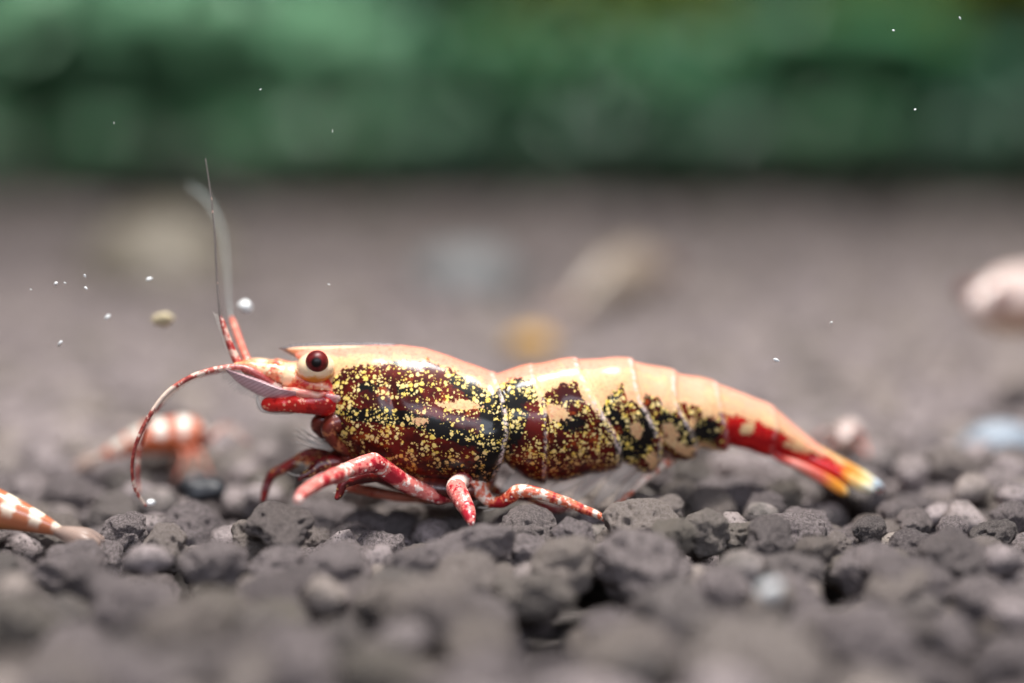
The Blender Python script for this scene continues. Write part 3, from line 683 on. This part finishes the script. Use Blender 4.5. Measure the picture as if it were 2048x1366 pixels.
limb('leg', [(930, 972, .0, 16), (880, 996, .02, 9), (830, 996, .03, 10), (780, 990, .03, 11.5), (730, 980, .02, 11.5), (690, 972, .0, 10.5), (676, 968, 0, 6)], M['leg_coral'], n=6, bumps=.002)
limb('leg', [(800, 945, -.10, 15), (760, 950, -.14, 14), (720, 955, -.17, 14), (690, 965, -.2, 11), (680, 985, -.21, 8), (672, 998, -.22, 4)], M['leg_dark'], n=6, bumps=.004)
limb('leg', [(930, 955, -.12, 18), (918, 966, -.20, 19), (912, 976, -.25, 20.5), (920, 992, -.30, 20), (928, 1008, -.34, 18.5), (934, 1018, -.36, 16.5), (939, 1032, -.40, 13.5), (943, 1048, -.43, 7)], M['leg_pink'], n=7)
limb('leg', [(930, 958, -.08, 24), (955, 976, -.12, 20), (972, 996, -.15, 14), (982, 1004, -.16, 12.5), (1003, 1004, -.17, 13), (1020, 994, -.18, 14), (1035, 983, -.19, 14.5), (1060, 983, -.2, 13), (1090, 991, -.2, 11.5), (1130, 1004, -.2, 10.5), (1165, 1018, -.2, 9.5), (1195, 1030, -.2, 8), (1214, 1041, -.2, 5)], M['leg_band'], n=6, bumps=.003)
limb('leg', [(1366, 888, .24, 20), (1338, 914, .22, 17), (1310, 938, .18, 13), (1288, 958, .14, 10), (1262, 982, .14, 8), (1238, 1005, .14, 6.5), (1222, 1022, .13, 5), (1214, 1030, .12, 2.5)], M['leg_band'], n=6, bumps=.002)
limb('leg', [(960, 960, .10, 14), (1000, 985, .16, 9), (1060, 1000, .2, 8), (1110, 1018, .22, 7), (1150, 1012, .22, 5)], M['leg_dark'], n=6)
sp = []
for (x, y, Y) in [(536, 958, .12), (540, 965, .12), (600, 955, -.08), (612, 930, .09), (993, 1018, -.17), (984, 1016, -.16), (694, 985, -.2)]:
    a = random.uniform(2.6, 3.6); sp.append(([at(x, y-4, Y), at(x+12*math.cos(a), y+8*math.sin(a)-2, Y), at(x+28*math.cos(a), y+20*math.sin(a)-4, Y)], .0042))
tag(hairs('leg_bristles', sp, M['hair'], shrimp), kind='stuff')
# swimmerets under the abdomen
for (x, y, x2, y2, wd_, m_, Y) in [(1060, 940, 1000, 985, 26, 'fin', .0), (1110, 945, 1045, 992, 30, 'fin', .02), (1165, 940, 1095, 990, 30, 'fin', .03), (1215, 925, 1140, 1008, 30, 'fin', .05), (1265, 918, 1185, 1015, 28, 'fin', .08), (1300, 915, 1225, 1010, 22, 'fin', .12),
                                   (1225, 930, 1150, 988, 14, 'finred', .10), (1290, 910, 1240, 968, 14, 'finred', .14), (1385, 880, 1322, 932, 20, 'finred', .24)]:
    ux, uy = x2-x, y2-y; L_ = math.hypot(ux, uy); nx_, ny_ = -uy/L_, ux/L_
    ol = [(x+nx_*wd_*.6, y+ny_*wd_*.6), (x+ux*.35+nx_*wd_*.62, y+uy*.35+ny_*wd_*.62), (x+ux*.7+nx_*wd_*.45, y+uy*.7+ny_*wd_*.45), (x2, y2), (x+ux*.7-nx_*wd_*.45, y+uy*.7-ny_*wd_*.45), (x+ux*.35-nx_*wd_*.62, y+uy*.35-ny_*wd_*.62), (x-nx_*wd_*.6, y-ny_*wd_*.6)]
    blade('swimmeret', ol, Y, .03, M[m_])
# tail fan
def mat_tail(name, stops):
    t = NT(name); s = t.attr('s'); n = t.noise(t.obj(), 20, 3)
    r = t.n('ShaderNodeValToRGB'); t.set(r.inputs[0], t.math('ADD', s, t.math('MULTIPLY', t.math('SUBTRACT', n, .5), .12)))
    e = r.color_ramp.elements
    e[0].position, e[0].color = stops[0][0], (*stops[0][1], 1); e[1].position, e[1].color = stops[-1][0], (*stops[-1][1], 1)
    for p_, c_ in stops[1:-1]: q = e.new(p_); q.color = (*c_, 1)
    t.p(Base_Color=r.outputs[0], Roughness=.3, Coat_Weight=.4, Subsurface_Weight=.2, Subsurface_Radius=(1, .3, .2), Subsurface_Scale=.03); return t.m
R_ = (0.52, 0.006, 0.006); O_ = (0.80, 0.33, 0.03); C_ = (0.90, 0.74, 0.36); B_ = (0.70, 0.82, 0.92)
blade('telson', [(1600, 862), (1640, 892), (1690, 920), (1730, 942), (1766, 970), (1758, 978), (1720, 962), (1670, 935), (1610, 905), (1585, 885)], .40, .07, mat_tail('telson', [(0, (0.88, 0.55, 0.28)), (.19, (0.88, 0.50, 0.22)), (.23, O_), (.29, C_), (.35, B_)]))
blade('uropod', [(1530, 880), (1580, 892), (1640, 915), (1700, 945), (1750, 976), (1746, 987), (1725, 984), (1680, 962), (1620, 935), (1560, 915)], .36, .05, mat_tail('uropod_red', [(0, R_), (.30, R_), (.345, O_), (.39, C_), (.44, B_)]))
blade('uropod', [(1530, 892), (1560, 908), (1600, 922), (1650, 945), (1690, 972), (1697, 990), (1680, 990), (1640, 967), (1590, 938), (1545, 915)], .30, .035, mat_tail('uropod_pink', [(0, R_), (.07, (0.60, .05, .04)), (.12, (0.72, .26, .20)), (.22, (0.66, .12, .08)), (.30, O_), (.34, C_)]))
blade('uropod', [(1540, 885), (1600, 895), (1660, 915), (1720, 945), (1760, 975), (1752, 984), (1700, 958), (1620, 925)], .50, .04, M['redmeat'])

# ------------------------------------------------------------------ small blurred shrimps
M['babyband'] = None
def mat_baby(name, band, base, low_):
    t = NT(name); o = t.obj(); s = t.attr('s'); up = t.attr('up')
    n = t.noise(o, 13, 4, 0.65)
    wv = t.math('SINE', t.math('MULTIPLY', s, 62.0)); v = t.math('ADD', wv, t.math('MULTIPLY', t.math('SUBTRACT', n, .5), 6.0))
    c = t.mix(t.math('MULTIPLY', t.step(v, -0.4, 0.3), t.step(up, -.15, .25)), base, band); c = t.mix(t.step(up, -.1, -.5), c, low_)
    t.p(Base_Color=c, Roughness=.3, Coat_Weight=.4); return t.m
def small_shrimp(label, head, tail_, Ls, rad, mat, bend=0.10, lift=None, legs=True, arch=0.12):
    """head / tail_: world points; body arched upwards between them"""
    h, tl = Vector(head), Vector(tail_); L_ = (tl-h).length; d = (tl-h)/L_
    base = (h+tl)/2; base = Vector((base.x, base.y, min(h.z, tl.z)-rad*1.3 if lift is None else base.z-lift))
    root = empty('small_shrimp', base); tag(root, label, 'shrimp', 'shrimps in the tank')
    prof = [(0, .30), (.06, .62), (.16, .95), (.28, 1.0), (.36, .92), (.40, .86), (.5, .86), (.62, .74), (.74, .56), (.86, .40), (.95, .26), (1, .16)]
    pts, rr = [], []
    for u, q in prof:
        p = h+d*(L_*u)+Vector((0, 0, arch*L_*math.sin(math.pi*min(1, u*1.0)))); pts.append(p[:]); rr.append(rad*q)
    v, f, s, a = tube(pts, rr, 20, 0.8, 6)
    cz = np.interp(s, np.linspace(0, s.max(), len(pts)), [p[2] for p in pts]); upv = (v[:, 2]-cz)/rad
    seg = 1+0.05*np.abs(np.sin(s/s.max()*22))
    body = mesh_obj('body', v, f, mat, root, {'s': s, 'up': upv})
    side = d.cross(Vector((0, 0, 1))).normalized()
    for sg in (-1, 1):
        e = h+d*L_*.05+side*sg*rad*.62+Vector((0, 0, rad*.35+arch*L_*.1))
        bm = bmesh.new(); bmesh.ops.create_uvsphere(bm, u_segments=12, v_segments=8, radius=rad*.26)
        V_ = np.array([(v_.co+e)[:] for v_ in bm.verts]); F_ = [tuple(x.index for x in q.verts) for q in bm.faces]; bm.free()
        mesh_obj('eye', V_, F_, M['eye_far'], root)
        # antenna and legs
        p0 = h+side*sg*rad*.25; vv, ff, ss, _ = tube([p0[:], (p0-d*L_*.16+Vector((0, 0, rad*.5))+side*sg*rad*.5)[:], (p0-d*L_*.36+Vector((0, 0, -rad*.2))+side*sg*rad*1.3)[:]], [rad*.09, rad*.06, rad*.03], 6)
        if legs: mesh_obj('antenna', vv, ff, M['ant_long'], root, {'s': ss})
        for k in range(3 if legs else 0):
            p0 = h+d*L_*(.16+.07*k)+side*sg*rad*.4+Vector((0, 0, arch*L_*.4-rad*.3)); 
            p1 = p0+side*sg*rad*.7+Vector((0, 0, -rad*.3))-d*rad*.3; p2 = p1+side*sg*rad*.3+Vector((0, 0, -rad*1.1))-d*rad*.5*(1-k)
            vv, ff, ss, _ = tube([p0[:], p1[:], p2[:]], [rad*.09, rad*.07, rad*.04], 6); mesh_obj('leg', vv, ff, M['leg_coral'], root, {'s': ss})
    for sg in (-1, 0, 1):
        p0 = tl-d*rad*.2; p1 = tl+d*rad*.7+side*sg*rad*.30+Vector((0, 0, -rad*.15)); p2 = tl+d*rad*1.25+side*sg*rad*.5+Vector((0, 0, -rad*.3))
        vv, ff, ss, _ = tube([p0[:], p1[:], p2[:]], [rad*.16, rad*.30, rad*.16], 10, .8); mesh_obj('tail_blade', vv, ff, M['babytail'], root, {'s': ss, 'up': np.ones(len(vv))})
    return root
M['babytail'] = mat_glassy('tail_clear', (0.50, 0.36, 0.30), 0.5)
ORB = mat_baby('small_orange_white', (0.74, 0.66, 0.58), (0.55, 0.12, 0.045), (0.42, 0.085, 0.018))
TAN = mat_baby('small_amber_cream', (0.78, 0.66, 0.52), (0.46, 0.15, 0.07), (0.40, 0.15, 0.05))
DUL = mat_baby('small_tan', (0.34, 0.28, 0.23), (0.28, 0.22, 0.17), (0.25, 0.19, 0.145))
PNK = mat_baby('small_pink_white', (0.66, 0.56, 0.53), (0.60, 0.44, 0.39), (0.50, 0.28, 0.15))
Y = ground_y(930)
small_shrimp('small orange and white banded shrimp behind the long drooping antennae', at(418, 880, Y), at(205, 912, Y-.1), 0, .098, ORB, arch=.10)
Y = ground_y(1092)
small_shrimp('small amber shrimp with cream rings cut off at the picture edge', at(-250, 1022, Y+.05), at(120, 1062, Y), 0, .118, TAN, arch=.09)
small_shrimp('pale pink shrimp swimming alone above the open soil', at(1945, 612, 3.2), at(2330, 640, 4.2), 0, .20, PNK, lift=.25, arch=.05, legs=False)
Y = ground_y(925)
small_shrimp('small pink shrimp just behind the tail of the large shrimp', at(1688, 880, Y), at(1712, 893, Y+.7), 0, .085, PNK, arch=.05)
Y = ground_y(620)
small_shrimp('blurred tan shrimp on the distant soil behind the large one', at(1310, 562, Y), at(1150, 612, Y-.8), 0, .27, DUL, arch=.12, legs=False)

# ------------------------------------------------------------------ pebbles and drifting flakes
def pebble(label, px, py, Y, r, col, group=None, sub=3, seed=3, sq=(1.15, 1, .85)):
    v, f = grain_mesh(seed, sub); p = at(px, py, Y)
    mt = mat_plain('pebble_'+str(seed), col, .5, .25, 6)
    root_ = bpy.data.objects.new('pebble', bpy.data.meshes.new('pebble')); me = root_.data
    me.from_pydata((np.array(v)*np.array(sq)).tolist(), [], f); me.polygons.foreach_set('use_smooth', np.ones(len(me.polygons), dtype=bool)); me.materials.append(mt)
    sc.collection.objects.link(root_); root_.location = p; root_.scale = (r,)*3; tag(root_, label, 'pebble', group)
pebble('large tan rounded pebble far back on the soil, behind the tall antenna', 322, 515, ground_y(560), .72, (0.29, 0.255, 0.205), seed=31)
pebble('smooth grey pebble far back between the tan pebble and the tan shrimp', 940, 560, ground_y(590), .50, (0.24, 0.245, 0.25), seed=32)
pebble('amber yellow pebble right behind the dip between carapace and tail', 1062, 688, ground_y(715), .135, (0.62, 0.36, 0.10), seed=33)
pebble('bluish white pebble on the soil beyond the tail of the large shrimp', 1995, 892, ground_y(890), .15, (0.30, 0.35, 0.41), seed=34)
pebble('dark glossy grey stone chip beside the long drooping antenna', 402, 978, ground_y(988), .075, (0.018, 0.020, 0.026), seed=35, sq=(1.3, 1, .8))
def flake(label, px, py, Y, r, mat=None, group='white flakes drifting in the water', sq=(1.2, .5, .8)):
    v, f = grain_mesh(random.randint(50, 60), 2); me = bpy.data.meshes.new('flake'); me.from_pydata((v*np.array(sq)).tolist(), [], f); me.materials.append(mat or M['speck'])
    o = bpy.data.objects.new('flake', me); sc.collection.objects.link(o); o.location = at(px, py, Y); o.scale = (r,)*3; o.rotation_euler = (random.random(), random.random(), random.random()*3)
    tag(o, label, 'flake', group)
flake('round white flake floating beside the short red antenna stub', 491, 613, -.75, .024, sq=(1, 1, 1.1))
flake('cream oval flake floating left of the upright antenna', 326, 640, -.85, .036, M['speck_tan'], sq=(1.3, 1.0, .75))
FL = 'tiny white flake drifting in the open water'
for px, py, Y_, r in [(215, 634, -.5, .014), (120, 687, -.4, .016), (298, 558, -.45, .012), (112, 568, -.1, .014), (170, 552, -.1, .007), (172, 576, -.1, .006), (62, 579, -.1, .005), (130, 566, -.1, .005), (228, 246, -.1, .006), (665, 262, -.1, .006), (1787, 61, -.1, .007), (658, 569, -.1, .006),
                      (1662, 646, -.1, .008), (1553, 720, -.3, .010), (1830, 219, -.1, .005), (521, 179, -.1, .005), (1920, 36, -.1, .005)]:
    flake(FL, px, py, Y_, r)
flake('bright white bead lying on the soil in front of the large shrimp', 1540, 1182, ground_y(1182)-.62, .034, group='white flakes on the soil', sq=(1, 1, 1))
flake('small pale bead at the tip of the long drooping antenna', 302, 1005, -.05, .016, group='white flakes on the soil', sq=(1, 1, 1))
flake('thin white sliver lying among the soil granules', 1742, 1128, -.28, .026, group='white flakes on the soil', sq=(.6, .5, 1.4))
